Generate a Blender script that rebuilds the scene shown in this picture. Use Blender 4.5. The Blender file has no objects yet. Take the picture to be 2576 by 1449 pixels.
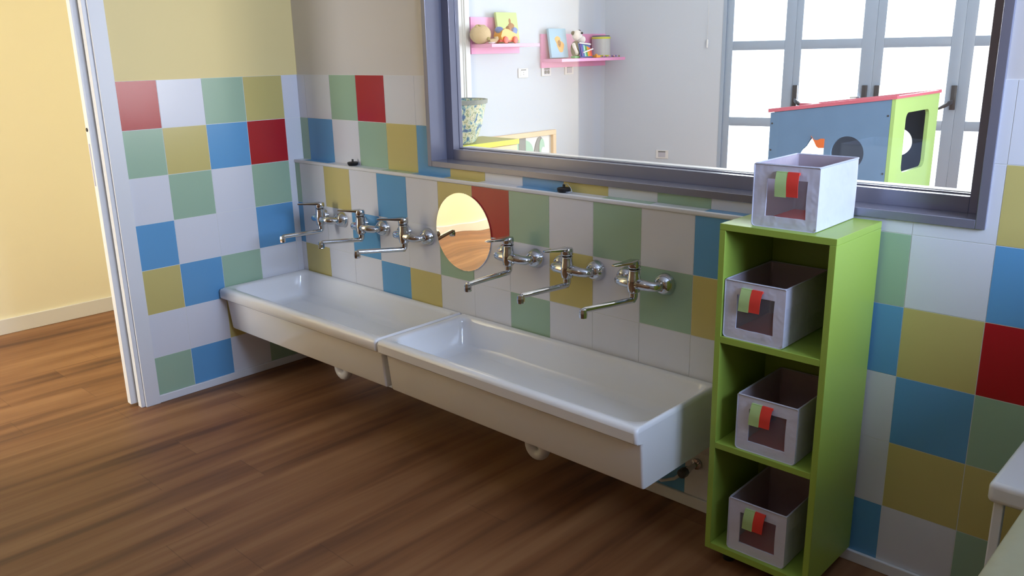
import bpy, bmesh, math, random
from mathutils import Vector, Matrix
from mathutils.geometry import tessellate_polygon
random.seed(7)
scene = bpy.context.scene
COL = scene.collection
R = math.radians

# ------------------------------------------------------------------ camera
cam_d = bpy.data.cameras.new('camera')
cam_d.sensor_width = 36.0
cam_d.lens = 2119.306 * 36.0 / 2576.0
cam_d.clip_start = 0.02
cam = bpy.data.objects.new('camera', cam_d)
COL.objects.link(cam)
YAW, PITCH, ROLL = -0.764608, -0.274395, -0.020652
_f = Vector((math.sin(YAW) * math.cos(PITCH), math.cos(YAW) * math.cos(PITCH), math.sin(PITCH)))
_r = Vector((math.cos(YAW), -math.sin(YAW), 0))
_u = _r.cross(_f)
_r2 = math.cos(ROLL) * _r + math.sin(ROLL) * _u
_u2 = -math.sin(ROLL) * _r + math.cos(ROLL) * _u
M = Matrix.Identity(4)
for i in range(3):
    M[i][0], M[i][1], M[i][2] = _r2[i], _u2[i], -_f[i]
M.translation = Vector((3.60511, -2.24873, 1.49879))
cam.matrix_world = M
scene.camera = cam

# ------------------------------------------------------------------ light and exposure
scene.view_settings.view_transform = 'Standard'
scene.view_settings.look = 'None'
scene.view_settings.exposure = 0.0
scene.view_settings.gamma = 1.0
scene.view_settings.use_curve_mapping = False
world = bpy.data.worlds.new('sky')
scene.world = world
world.use_nodes = True
bg = world.node_tree.nodes['Background']
bg.inputs['Color'].default_value = (0.93, 0.97, 1.0, 1)
bg.inputs['Strength'].default_value = 4.0


def area(name, loc, target, sx, sy, power, color):
    d = bpy.data.lights.new(name, 'AREA')
    d.shape = 'RECTANGLE'; d.size = sx; d.size_y = sy; d.energy = power; d.color = color
    o = bpy.data.objects.new(name, d); COL.objects.link(o)
    o.location = loc
    o.rotation_euler = (Vector(target) - Vector(loc)).to_track_quat('-Z', 'Y').to_euler()
    return o


# daylight outside the glazed playroom doors and the bathroom's right-hand window, plus two added fills
ANG = R(14.0)
KX, KY = -1.5, 4.421                      # corner of the playroom
WD = Vector((math.cos(ANG), math.sin(ANG), 0))
WN = Vector((-math.sin(ANG), math.cos(ANG), 0))
K0 = Vector((KX, KY, 0))
lp = K0 + WD * 2.4 + WN * 0.5 + Vector((0, 0, 1.3))
area('daylight_playroom', lp, lp - WN, 2.6, 2.4, 430, (0.86, 0.94, 1.0))
area('fill_playroom_side', (4.82, 1.15, 1.6), (3.0, 1.9, 1.4), 1.2, 1.3, 105, (1.0, 0.95, 0.90))  # added from out of view to brighten the playroom's far wall
area('daylight_bathroom', (4.82, -0.62, 1.8), (3.8, -0.62, 1.65), 1.0, 1.0, 112, (0.50, 0.65, 1.0))
area('fill_hallway', (-0.9, -4.55, 1.5), (-0.9, -3.0, 1.1), 1.2, 1.8, 92, (1.0, 0.98, 0.95))  # added fill at the unseen hallway end to brighten the hallway
for lx, ly in ((2.2, -2.6), (2.45, -2.6)):     # two small ceiling spots
    d = bpy.data.lights.new('ceiling_spot', 'POINT'); d.energy = 1.6; d.shadow_soft_size = 0.03; d.color = (1.0, 0.93, 0.86)
    o = bpy.data.objects.new('ceiling_spot', d); COL.objects.link(o); o.location = (lx, ly, 2.72)

# ------------------------------------------------------------------ materials
MATS = {}


def srgb(r, g, b):
    def c(v):
        v /= 255.0
        return v / 12.92 if v <= 0.04045 else ((v + 0.055) / 1.055) ** 2.4
    return (c(r), c(g), c(b), 1)


def mat(name, rgb, rough=0.5, metal=0.0, spec=0.5, noise=0.0, nscale=30, bump=0.0, bscale=200, coat=0.0, bdist=0.002):
    m = bpy.data.materials.new(name); m.use_nodes = True
    nt = m.node_tree; p = nt.nodes['Principled BSDF']
    c = srgb(*rgb)
    p.inputs['Base Color'].default_value = c
    p.inputs['Roughness'].default_value = rough
    p.inputs['Metallic'].default_value = metal
    p.inputs['Specular IOR Level'].default_value = spec
    if coat:
        p.inputs['Coat Weight'].default_value = coat
        p.inputs['Coat Roughness'].default_value = 0.08
    tc = nt.nodes.new('ShaderNodeTexCoord')
    if noise:
        n = nt.nodes.new('ShaderNodeTexNoise'); n.inputs['Scale'].default_value = nscale
        n.inputs['Detail'].default_value = 4
        nt.links.new(tc.outputs['Object'], n.inputs['Vector'])
        mx = nt.nodes.new('ShaderNodeMix'); mx.data_type = 'RGBA'
        mx.inputs['A'].default_value = [v * (1 - noise) for v in c[:3]] + [1]
        mx.inputs['B'].default_value = [min(1, v * (1 + noise)) for v in c[:3]] + [1]
        nt.links.new(n.outputs['Fac'], mx.inputs['Factor'])
        nt.links.new(mx.outputs['Result'], p.inputs['Base Color'])
    if bump:
        n = nt.nodes.new('ShaderNodeTexNoise'); n.inputs['Scale'].default_value = bscale
        nt.links.new(tc.outputs['Object'], n.inputs['Vector'])
        b = nt.nodes.new('ShaderNodeBump'); b.inputs['Strength'].default_value = bump
        b.inputs['Distance'].default_value = bdist
        nt.links.new(n.outputs['Fac'], b.inputs['Height'])
        nt.links.new(b.outputs['Normal'], p.inputs['Normal'])
    MATS[name] = m
    return m


TILE_R = 0.25
mat('tile_white', (222, 222, 226), TILE_R, noise=0.02, nscale=3)
mat('tile_red', (178, 30, 36), TILE_R, noise=0.03, nscale=3)
mat('tile_green', (160, 188, 160), TILE_R, noise=0.03, nscale=3)
mat('tile_yellow', (204, 188, 116), TILE_R, noise=0.03, nscale=3)
mat('tile_blue', (100, 160, 204), TILE_R, noise=0.03, nscale=3)
mat('grout', (226, 226, 222), 0.7)
mat('paint_yellow', (238, 216, 150), 0.55, bump=0.05, bscale=250)
mat('paint_hall', (243, 237, 210), 0.6, bump=0.05, bscale=250)
mat('paint_white', (214, 208, 204), 0.3, bump=0.03)
mat('paint_front', (190, 146, 104), 0.7, bump=0.04)
mat('paint_playroom', (202, 210, 223), 0.6, bump=0.04)
mat('ceiling_white', (235, 235, 232), 0.8)
mat('trim_white', (226, 226, 226), 0.35)
mat('porcelain', (232, 231, 230), 0.08, coat=0.3)
mat('chrome', (200, 202, 206), 0.07, metal=1.0)
mat('frame_grey', (132, 132, 146), 0.24, metal=0.35, noise=0.03, nscale=6)
mat('door_frame_grey', (160, 176, 198), 0.35)
mat('dark_handle', (66, 66, 72), 0.4)
mat('black_rubber', (16, 16, 17), 0.5)
mat('shelf_green', (150, 175, 72), 0.38, noise=0.03, nscale=5)
mat('shelf_green_edge', (150, 172, 40), 0.45, noise=0.03, nscale=5)
mat('fabric_grey', (202, 200, 214), 0.9, spec=0.15, noise=0.05, nscale=25, bump=0.6, bscale=26, bdist=0.006)
mat('fabric_inner', (176, 164, 172), 0.95, spec=0.1, noise=0.05, nscale=25, bump=0.3, bscale=60)
mat('piping_grey', (190, 190, 204), 0.85, spec=0.15)
mat('bin_red', (196, 52, 52), 0.8, noise=0.06, nscale=30)
mat('tab_green', (178, 208, 140), 0.8, noise=0.04, nscale=60)
mat('tab_red', (226, 62, 48), 0.8, noise=0.04, nscale=60)
mat('plastic_white', (224, 224, 226), 0.3)
mat('cream_fabric', (182, 182, 154), 0.85, spec=0.2, bump=0.8, bscale=10, bdist=0.02)
mat('pink', (236, 160, 206), 0.45)
mat('play_blue', (108, 142, 182), 0.55, noise=0.10, nscale=7)
mat('play_lime', (172, 210, 130), 0.5, noise=0.04, nscale=8)
mat('play_navy', (86, 98, 120), 0.6, noise=0.06, nscale=8)
mat('play_red', (214, 112, 134), 0.5)
mat('orange', (236, 120, 60), 0.5)
mat('lime_edge', (208, 214, 44), 0.45)
mat('cabinet_top', (170, 168, 92), 0.5)
mat('birch', (238, 208, 172), 0.55, noise=0.06, nscale=14)
mat('plush_beige', (204, 180, 146), 0.95, spec=0.1, bump=0.8, bscale=90)
mat('plush_dark', (52, 42, 44), 0.95, spec=0.1, bump=0.8, bscale=90)
mat('plush_white', (232, 226, 224), 0.95, spec=0.1, bump=0.8, bscale=90)
mat('olive_spot', (150, 138, 90), 0.9)
mat('toy_yellow', (232, 158, 24), 0.35)
mat('toy_red', (214, 58, 50), 0.4)
mat('toy_blue', (92, 120, 188), 0.4)
mat('toy_green', (70, 158, 92), 0.4)
mat('toy_purple', (110, 80, 160), 0.4)
mat('canvas_green', (196, 216, 150), 0.7, noise=0.06, nscale=6)
mat('canvas_blue', (156, 194, 220), 0.7, noise=0.08, nscale=6)
mat('figure_tan', (170, 120, 84), 0.7, noise=0.25, nscale=40)
mat('figure_orange', (232, 176, 104), 0.7, noise=0.15, nscale=40)
mat('can_grey', (190, 192, 192), 0.4)
mat('rim_grey', (140, 146, 142), 0.9, noise=0.2, nscale=60)
mat('socket_dark', (110, 110, 114), 0.5)
mat('mint', (176, 216, 194), 0.5)
mat('board_grey', (140, 142, 142), 0.5)
mat('plain_white', (235, 238, 240), 0.4)
mat('mallet_white', (246, 244, 242), 0.4)
mat('black_hole', (24, 24, 24), 0.6)


def basket_mat():
    m = bpy.data.materials.new('basket_print'); m.use_nodes = True
    nt = m.node_tree; p = nt.nodes['Principled BSDF']; p.inputs['Roughness'].default_value = 0.9
    tc = nt.nodes.new('ShaderNodeTexCoord')
    n = nt.nodes.new('ShaderNodeTexNoise'); n.inputs['Scale'].default_value = 26; n.inputs['Detail'].default_value = 3
    nt.links.new(tc.outputs['Object'], n.inputs['Vector'])
    r = nt.nodes.new('ShaderNodeValToRGB'); nt.links.new(n.outputs['Fac'], r.inputs['Fac'])
    e = r.color_ramp.elements
    e[0].position = 0.36; e[0].color = srgb(92, 118, 160)
    e[1].position = 0.5; e[1].color = srgb(222, 220, 196)
    for pos, c in ((0.43, (150, 186, 178)), (0.56, (206, 206, 170)), (0.60, (128, 152, 120)), (0.66, (216, 210, 186))):
        k = e.new(pos); k.color = srgb(*c)
    nt.links.new(r.outputs['Color'], p.inputs['Base Color'])
    MATS['basket_print'] = m


basket_mat()


def floor_mat():
    m = bpy.data.materials.new('wood_floor'); m.use_nodes = True
    nt = m.node_tree; p = nt.nodes['Principled BSDF']
    L = nt.links.new
    def node(t, **k):
        n = nt.nodes.new(t)
        for a, b in k.items(): setattr(n, a, b)
        return n
    def math_(op, a, b=None):
        n = node('ShaderNodeMath', operation=op)
        for i, v in enumerate((a, b)):
            if v is None: continue
            if isinstance(v, (int, float)): n.inputs[i].default_value = v
            else: L(v, n.inputs[i])
        return n.outputs[0]
    tc = node('ShaderNodeTexCoord'); sep = node('ShaderNodeSeparateXYZ'); L(tc.outputs['Object'], sep.inputs[0])
    X, Y = sep.outputs['X'], sep.outputs['Y']
    xs = math_('DIVIDE', math_('ADD', X, 5.0 - 0.033), 0.18)
    idx = math_('FLOOR', xs)
    wn = node('ShaderNodeTexWhiteNoise', noise_dimensions='1D'); L(idx, wn.inputs['W'])
    ys = math_('ADD', math_('DIVIDE', Y, 1.22), math_('MULTIPLY', wn.outputs['Value'], 7.3))
    idy = math_('FLOOR', ys)
    wn2 = node('ShaderNodeTexWhiteNoise', noise_dimensions='2D')
    cmb = node('ShaderNodeCombineXYZ'); L(idx, cmb.inputs[0]); L(idy, cmb.inputs[1]); L(cmb.outputs[0], wn2.inputs['Vector'])
    # stretched grain
    g = node('ShaderNodeCombineXYZ')
    L(math_('MULTIPLY', X, 11.0), g.inputs[0]); L(math_('ADD', math_('MULTIPLY', Y, 0.75), math_('MULTIPLY', wn2.outputs['Value'], 0.5)), g.inputs[1])
    L(math_('MULTIPLY', wn2.outputs['Value'], 0.3), g.inputs[2])
    n1 = node('ShaderNodeTexNoise'); n1.inputs['Scale'].default_value = 1.0; n1.inputs['Detail'].default_value = 2.5; n1.inputs['Distortion'].default_value = 0.4
    L(g.outputs[0], n1.inputs['Vector'])
    g2 = node('ShaderNodeCombineXYZ'); L(math_('MULTIPLY', X, 90.0), g2.inputs[0]); L(math_('MULTIPLY', Y, 3.0), g2.inputs[1])
    n2 = node('ShaderNodeTexNoise'); n2.inputs['Scale'].default_value = 1.0; n2.inputs['Detail'].default_value = 3
    L(g2.outputs[0], n2.inputs['Vector'])
    fac = math_('ADD', math_('MULTIPLY', n1.outputs['Fac'], 0.90), math_('MULTIPLY', n2.outputs['Fac'], 0.10))
    fac = math_('ADD', fac, math_('MULTIPLY', math_('SUBTRACT', wn2.outputs['Value'], 0.5), 0.02))
    rp = node('ShaderNodeValToRGB'); L(fac, rp.inputs['Fac'])
    e = rp.color_ramp.elements
    e[0].position = 0.28; e[0].color = srgb(88, 55, 37)
    e[1].position = 0.72; e[1].color = srgb(156, 114, 77)
    k = e.new(0.48); k.color = srgb(128, 86, 55)
    fx = math_('FRACT', xs); fy = math_('FRACT', ys)
    ex = math_('LESS_THAN', math_('MINIMUM', fx, math_('SUBTRACT', 1.0, fx)), 0.005)
    ey = math_('LESS_THAN', math_('MINIMUM', fy, math_('SUBTRACT', 1.0, fy)), 0.0012)
    e_ = math_('ADD', math_('MULTIPLY', ex, 0.06), math_('MULTIPLY', ey, 0.32))
    e_ = math_('MINIMUM', e_, 0.75)
    mx = node('ShaderNodeMix', data_type='RGBA'); L(e_, mx.inputs['Factor']); L(rp.outputs['Color'], mx.inputs['A'])
    mx.inputs['B'].default_value = srgb(58, 36, 24)
    L(mx.outputs['Result'], p.inputs['Base Color'])
    p.inputs['Roughness'].default_value = 0.5
    p.inputs['Specular IOR Level'].default_value = 0.35
    MATS['wood_floor'] = m


floor_mat()


def glass_mat(name, tint, refl=1.0, rough=0.0):
    m = bpy.data.materials.new(name); m.use_nodes = True
    nt = m.node_tree; nt.nodes.clear()
    out = nt.nodes.new('ShaderNodeOutputMaterial'); t = nt.nodes.new('ShaderNodeBsdfTransparent')
    g = nt.nodes.new('ShaderNodeBsdfGlossy'); mx = nt.nodes.new('ShaderNodeMixShader'); f = nt.nodes.new('ShaderNodeLayerWeight')
    t.inputs['Color'].default_value = tint; g.inputs['Roughness'].default_value = rough
    pw = nt.nodes.new('ShaderNodeMath'); pw.operation = 'POWER'; pw.inputs[1].default_value = 5.0
    nt.links.new(f.outputs['Facing'], pw.inputs[0])
    mu = nt.nodes.new('ShaderNodeMath'); mu.operation = 'MULTIPLY_ADD'; mu.inputs[1].default_value = 0.9 * refl; mu.inputs[2].default_value = 0.035 * refl
    nt.links.new(pw.outputs[0], mu.inputs[0]); nt.links.new(mu.outputs[0], mx.inputs[0])
    nt.links.new(t.outputs[0], mx.inputs[1]); nt.links.new(g.outputs[0], mx.inputs[2]); nt.links.new(mx.outputs[0], out.inputs[0])
    MATS[name] = m


glass_mat('glass', (0.97, 0.98, 0.98, 1))
# soft clear plastic with a greyish haze in the bins' windows


def film_mat():
    m = bpy.data.materials.new('film'); m.use_nodes = True
    nt = m.node_tree; nt.nodes.clear()
    out = nt.nodes.new('ShaderNodeOutputMaterial'); t = nt.nodes.new('ShaderNodeBsdfTransparent')
    g = nt.nodes.new('ShaderNodeBsdfPrincipled'); mx = nt.nodes.new('ShaderNodeMixShader')
    g.inputs['Base Color'].default_value = srgb(180, 180, 186); g.inputs['Roughness'].default_value = 0.25
    mx.inputs[0].default_value = 0.12
    nt.links.new(t.outputs[0], mx.inputs[1]); nt.links.new(g.outputs[0], mx.inputs[2]); nt.links.new(mx.outputs[0], out.inputs[0])
    MATS['film'] = m


film_mat()


def mirror_mat():
    m = bpy.data.materials.new('mirror'); m.use_nodes = True
    nt = m.node_tree; p = nt.nodes['Principled BSDF']
    p.inputs['Metallic'].default_value = 1; p.inputs['Roughness'].default_value = 0.015
    p.inputs['Base Color'].default_value = (0.93, 0.92, 0.90, 1)
    tc = nt.nodes.new('ShaderNodeTexCoord'); n = nt.nodes.new('ShaderNodeTexNoise')
    n.inputs['Scale'].default_value = 4.5; n.inputs['Detail'].default_value = 0.3
    nt.links.new(tc.outputs['Object'], n.inputs['Vector'])
    b = nt.nodes.new('ShaderNodeBump'); b.inputs['Strength'].default_value = 0.35; b.inputs['Distance'].default_value = 0.006
    nt.links.new(n.outputs['Fac'], b.inputs['Height']); nt.links.new(b.outputs['Normal'], p.inputs['Normal'])
    MATS['mirror'] = m


mirror_mat()

# ------------------------------------------------------------------ mesh helpers


class MB:
    """collects shapes into one mesh"""
    def __init__(self):
        self.bm = bmesh.new(); self.mats = []

    def mi(self, m):
        if m is None: return 0
        if m not in self.mats: self.mats.append(m)
        return self.mats.index(m)

    def _face(self, vs, m=None):
        try:
            f = self.bm.faces.new(vs); f.material_index = self.mi(m); return f
        except ValueError:
            return None

    def merge(self, b2, m=None, mtx=None):
        if mtx: bmesh.ops.transform(b2, matrix=mtx, verts=b2.verts)
        i = self.mi(m)
        mp = {v: self.bm.verts.new(v.co) for v in b2.verts}
        for f in b2.faces:
            try:
                nf = self.bm.faces.new([mp[v] for v in f.verts]); nf.material_index = i
            except ValueError: pass
        b2.free()
        return self

    def box(self, a, b, bev=0.0, m=None, mtx=None, seg=2):
        t = bmesh.new()
        bmesh.ops.create_cube(t, size=1.0)
        a, b = Vector(a), Vector(b)
        for v in t.verts:
            v.co = Vector(((a.x + b.x) / 2 + v.co.x * (b.x - a.x), (a.y + b.y) / 2 + v.co.y * (b.y - a.y), (a.z + b.z) / 2 + v.co.z * (b.z - a.z)))
        if bev: bmesh.ops.bevel(t, geom=t.edges[:], offset=bev, segments=seg, profile=0.5, affect='EDGES')
        return self.merge(t, m, mtx)

    def rings(self, rs, m=None, cap0=True, cap1=True, closed=True):
        """rs: list of rings of points, all the same length"""
        vs = [[self.bm.verts.new(p) for p in r] for r in rs]
        n = len(rs[0])
        for a, b in zip(vs, vs[1:]):
            for i in range(n if closed else n - 1):
                j = (i + 1) % n
                self._face([a[i], a[j], b[j], b[i]], m)
        if cap0: self._face(vs[0][::-1], m)
        if cap1: self._face(vs[-1], m)
        return self

    def tube(self, pts, rad, n=12, m=None, cap=True):
        pts = [Vector(p) for p in pts]
        rad = rad if isinstance(rad, (list, tuple)) else [rad] * len(pts)
        rs = []; prev = None
        for i, p in enumerate(pts):
            d = (pts[min(i + 1, len(pts) - 1)] - pts[max(i - 1, 0)]).normalized()
            if prev is None:
                up = Vector((0, 0, 1)) if abs(d.z) < 0.9 else Vector((1, 0, 0))
                s = d.cross(up).normalized()
            else:
                s = (prev - d * prev.dot(d)).normalized()
            prev = s; t = d.cross(s)
            rs.append([p + (s * math.cos(2 * math.pi * k / n) + t * math.sin(2 * math.pi * k / n)) * rad[i] for k in range(n)])
        return self.rings(rs, m, cap, cap)

    def lathe(self, prof, origin=(0, 0, 0), axis='z', n=24, m=None, cap0=True, cap1=True):
        """prof: [(radius, height)] about an axis through origin"""
        o = Vector(origin); rs = []
        for r, h in prof:
            r = max(r, 1e-4); ring = []
            for k in range(n):
                a = 2 * math.pi * k / n; c, s = math.cos(a) * r, math.sin(a) * r
                if axis == 'z': ring.append(o + Vector((c, s, h)))
                elif axis == 'y': ring.append(o + Vector((c, h, s)))
                else: ring.append(o + Vector((h, c, s)))
            rs.append(ring)
        return self.rings(rs, m, cap0, cap1)

    def ellipsoid(self, c, r, m=None, seg=20, rot=None, noise=0.0):
        t = bmesh.new(); bmesh.ops.create_uvsphere(t, u_segments=seg, v_segments=max(8, seg * 2 // 3), radius=1)
        for v in t.verts:
            k = 1 + (random.uniform(-noise, noise) if noise else 0)
            v.co = Vector((v.co.x * r[0] * k, v.co.y * r[1] * k, v.co.z * r[2] * k))
        mt = Matrix.Translation(c)
        if rot: mt = mt @ Matrix.Rotation(rot[0], 4, rot[1])
        return self.merge(t, m, mt)

    def panel(self, outer, holes, ax, thick, m=None, mtx=None):
        """flat polygon with holes, in plane given by ax ('xz' 'yz' 'xy'), extruded by thick along the third axis"""
        loops = [outer] + holes
        tri = tessellate_polygon([[Vector((p[0], p[1], 0)) for p in l] for l in loops])
        flat = [p for l in loops for p in l]
        def P(p, t):
            if ax == 'xz': return Vector((p[0], t, p[1]))
            if ax == 'yz': return Vector((t, p[0], p[1]))
            return Vector((p[0], p[1], t))
        t = bmesh.new()
        A = [t.verts.new(P(p, 0)) for p in flat]; B = [t.verts.new(P(p, thick)) for p in flat]
        for f in tri:
            try:
                t.faces.new([A[i] for i in f]); t.faces.new([B[i] for i in reversed(f)])
            except ValueError: pass
        s = 0
        for l in loops:
            n = len(l)
            for i in range(n):
                j = (i + 1) % n
                try: t.faces.new([A[s + i], A[s + j], B[s + j], B[s + i]])
                except ValueError: pass
            s += n
        bmesh.ops.recalc_face_normals(t, faces=t.faces)
        return self.merge(t, m, mtx)

    def build(self, name, material=None, parent=None, smooth=True, angle=38, recalc=True, loc=None):
        bm = self.bm
        if recalc: bmesh.ops.recalc_face_normals(bm, faces=bm.faces)
        if smooth:
            bm.normal_update()
            for f in bm.faces: f.smooth = max(abs(f.normal.x), abs(f.normal.y), abs(f.normal.z)) < 0.99995
            for e in bm.edges:
                if len(e.link_faces) == 2:
                    if e.calc_face_angle(0) > R(angle): e.smooth = False
                else: e.smooth = False
        me = bpy.data.meshes.new(name); bm.to_mesh(me); bm.free()
        for k in (self.mats or []):
            me.materials.append(MATS[k])
        if not self.mats and material: me.materials.append(MATS[material])
        o = bpy.data.objects.new(name, me); COL.objects.link(o)
        if parent: o.parent = parent
        if loc: o.location = loc
        return o


def thing(name, label, cat, loc=(0, 0, 0), rz=0.0, group=None):
    o = bpy.data.objects.new(name, None); COL.objects.link(o)
    o.empty_display_size = 0.05
    o.location = loc; o.rotation_euler = (0, 0, rz)
    o['label'] = label; o['category'] = cat
    if group: o['group'] = group
    return o


def tag(o, label, cat, group=None):
    o['label'] = label; o['category'] = cat
    if group: o['group'] = group
    return o


def struct(o, label=None):
    o['kind'] = 'structure'
    if label: o['label'] = label
    return o


def rrect(x0, x1, y0, y1, r, z, n=6):
    """rounded rectangle ring; r one radius or four (x0y0, x1y0, x1y1, x0y1)"""
    r = r if isinstance(r, (tuple, list)) else (r,) * 4
    out = []
    for (cx, cy, a0, rr) in ((x0, y0, 180, r[0]), (x1, y0, 270, r[1]), (x1, y1, 0, r[2]), (x0, y1, 90, r[3])):
        ox = cx + (rr if cx == x0 else -rr); oy = cy + (rr if cy == y0 else -rr)
        for k in range(n + 1):
            a = R(a0 + 90.0 * k / n)
            out.append(Vector((ox + rr * math.cos(a), oy + rr * math.sin(a), z)))
    return out


# ------------------------------------------------------------------ the rooms
D = 0.056            # window wall plane (the boxed-in low wall's face is y = 0)
H = 1.41             # top of the tiles
T = 0.2
ZC = 2.8
struct(MB().box((-1.9, -4.9, -0.1), (5.0, 6.6, 0.0)).build('floor', 'wood_floor', smooth=False))
struct(MB().box((-1.9, -4.9, ZC), (5.0, 6.6, ZC + 0.1)).build('ceiling', 'ceiling_white', smooth=False))

GAP = 0.0011
TH = 0.004


def tiles(mb, plane, off, us, zs, cmap, skip=None):
    """tile slabs on a wall. plane 'x': wall facing +x at x=off, u = y. plane 'y': wall facing -y at y=off, u = x.
    us: [(u0,u1)], zs: [(z0,z1)], cmap[row][col] letters; skip=(u0,u1,z0,z1) opening"""
    names = dict(w='tile_white', r='tile_red', g='tile_green', y='tile_yellow', b='tile_blue')
    for ri, (z0, z1) in enumerate(zs):
        for ci, (u0, u1) in enumerate(us):
            ch = cmap[ri][ci] if ci < len(cmap[ri]) else 'w'
            if ch == '.': continue
            rects = [(u0 + GAP, u1 - GAP, z0 + GAP, z1 - GAP)]
            if skip:
                out = []
                for (a, b, c, d) in rects:
                    s0, s1, s2, s3 = skip
                    if b <= s0 or a >= s1 or d <= s2 or c >= s3: out.append((a, b, c, d)); continue
                    if a < s0: out.append((a, s0, c, d))
                    if b > s1: out.append((s1, b, c, d))
                    if c < s2: out.append((max(a, s0), min(b, s1), c, s2))
                rects = out
            for (a, b, c, d) in rects:
                if b - a < 0.002 or d - c < 0.002: continue
                if plane == 'x': mb.box((off, a, c), (off + TH, b, d), m=names[ch])
                else: mb.box((a, off - TH, c), (b, off, d), m=names[ch])


ZR = [(H - T * (i + 1), H - T * i) for i in range(6)] + [(0.034, H - 1.2)]

# left wall: two leaves with the sliding door's pocket between them
YJ = -0.868            # jamb
mb = MB()
mb.mats = ['grout']
mb.box((-0.035, YJ, 0), (-0.0009, D, H), m='grout')
yl0 = 0.088
ucols = [(D - yl0, D)] + [(D - yl0 - T * (k + 1), D - yl0 - T * k) for k in range(3)] + [(-0.81, D - yl0 - 0.6)]
LM = ['wygwr', 'wrbyg', 'wgwgw', 'wbwwb', 'wwgby', 'wwyww', 'wgwbg']
tiles(mb, 'x', -TH, ucols, ZR, LM)
mb.box((-0.035, YJ, H), (-TH, D, ZC), m='paint_yellow')
mb.box((-0.125, YJ, 0), (-0.093, D, ZC), m='paint_hall')
mb.box((-0.125, -4.7, 0), (-TH, -1.98, ZC), m='paint_yellow')      # wall on the far side of the doorway
mb.box((-0.125, -1.98, 2.15), (-TH, YJ, ZC), m='paint_yellow')     # above the doorway
struct(mb.build('wall_left', smooth=False))

# back wall with the window opening
WX0, WX1, WZ0, WZ1 = 0.945, 3.03, 1.055, 2.35
mb = MB(); mb.mats = ['paint_white']
YB = 0.205
bx0, bx1 = -1.66, 4.6
mb.box((bx0, D, 0), (-0.0, YB, ZC), m='paint_hall')
mb.box((0, D - TH + 0.0009, 0), (WX0, YB, H), m='grout'); mb.box((0, D, H), (WX0, YB, ZC), m='paint_white')
mb.box((WX1, D - TH + 0.0009, 0), (bx1, YB, H), m='grout'); mb.box((WX1, D, H), (bx1, YB, ZC), m='paint_white')
mb.box((WX0, D - TH + 0.0009, 0), (WX1, YB, WZ0), m='grout'); mb.box((WX0, D, WZ1), (WX1, YB, ZC), m='paint_white')
xb0 = 0.0645
bcols = [(0.0, xb0)] + [(xb0 + T * k, xb0 + T * (k + 1)) for k in range(22)]
BM = ['wwgrw' + 'w' * 18,
      'gbwgybywbywgw' + 'www' + 'y' + 'wbwgww',
      'w' * 14 + 'gwb' + 'wgywww',
      'w' * 14 + 'byr' + 'wbgwww',
      'w' * 14 + 'wbg' + 'wwywww',
      'w' * 14 + 'wyy' + 'bwgwww',
      'w' * 14 + 'bwg' + 'wywwww']
tiles(mb, 'y', D, bcols, ZR, BM, skip=(WX0, WX1, WZ0, WZ1))
struct(mb.build('wall_back', smooth=False))

# boxed-in low wall behind the sinks
LX1 = 2.462
ZL = 1.012
mb = MB(); mb.mats = ['grout']
mb.box((0.0, 0.0009, 0), (LX1, D - TH - 0.0005, ZL - 0.012), m='grout')
fcols = [(0.0, 0.0403)] + [(0.0403 + T * k, 0.0403 + T * (k + 1)) for k in range(12)]
fcols[-1] = (fcols[-1][0], LX1)
fz = [(H - T * (i + 1) - 0.004, H - T * i - 0.004) for i in range(2, 6)] + [(0.04, H - 1.204)]
fz[0] = (fz[0][0], 0.998)
FM = ['gwywbwyrgwgwb',
      'bwwbwwgwwywgy',
      'wywwbywwgwwww',
      'wwwgwwwwwwbww',
      'wgwwwbwywwwbw']
tiles(mb, 'y', TH, fcols, fz, FM)
struct(mb.build('wall_low_back', smooth=False))
mb = MB(); mb.mats = ['trim_white']
lcol = 'wbwwgbywbwgwb'
for k, (a, b) in enumerate(bcols[:13]):
    b = min(b, LX1)
    if b <= a: continue
    mb.box((a + GAP, 0.010, ZL - 0.010), (b - GAP, D - TH - 0.0005, ZL), m='tile_' + dict(w='white', b='blue', g='green', y='yellow')[lcol[k]])
mb.box((0.0, -0.004, ZL - 0.014), (LX1, 0.0105, ZL + 0.0006), 0.004, m='trim_white')
struct(mb.build('trim_1', smooth=True), 'glossy tiled ledge with a white rounded front edge above the sinks')

# baseboards
def base(name, a, b, bev=0.003):
    return struct(MB().box(a, b, bev).build(name, 'trim_white'))
base('baseboard_left', (0.0, -0.81, 0), (0.010, -0.001, 0.036))
base('baseboard_back', (LX1 + 0.002, D - 0.016, 0), (4.59, D - 0.004, 0.036))
base('baseboard_low_back', (0.011, -0.010, 0), (LX1, 0.0, 0.042))
base('baseboard_hall', (-1.655, -4.5, 0), (-1.640, D - 0.001, 0.088))

# door casing and stepped jamb at the end of the left wall
mb = MB(); mb.mats = ['trim_white']
mb.box((-0.001, -0.870, 0), (0.012, -0.806, 2.2), 0.0015, m='trim_white')
mb.box((-0.034, -0.888, 0), (-0.0015, -0.869, 2.2), 0.0015, m='trim_white')
struct(mb.build('trim_2'), 'white door casing at the end of the tiled left wall')
mb = MB()
mb.box((-0.001, -2.05, 0), (0.012, -1.98, 2.2), 0.0015); mb.box((-0.001, -1.98, 2.15), (0.012, -0.806, 2.22), 0.0015)
struct(mb.build('trim_3', 'trim_white'), 'white casing of the far side of the doorway')
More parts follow.
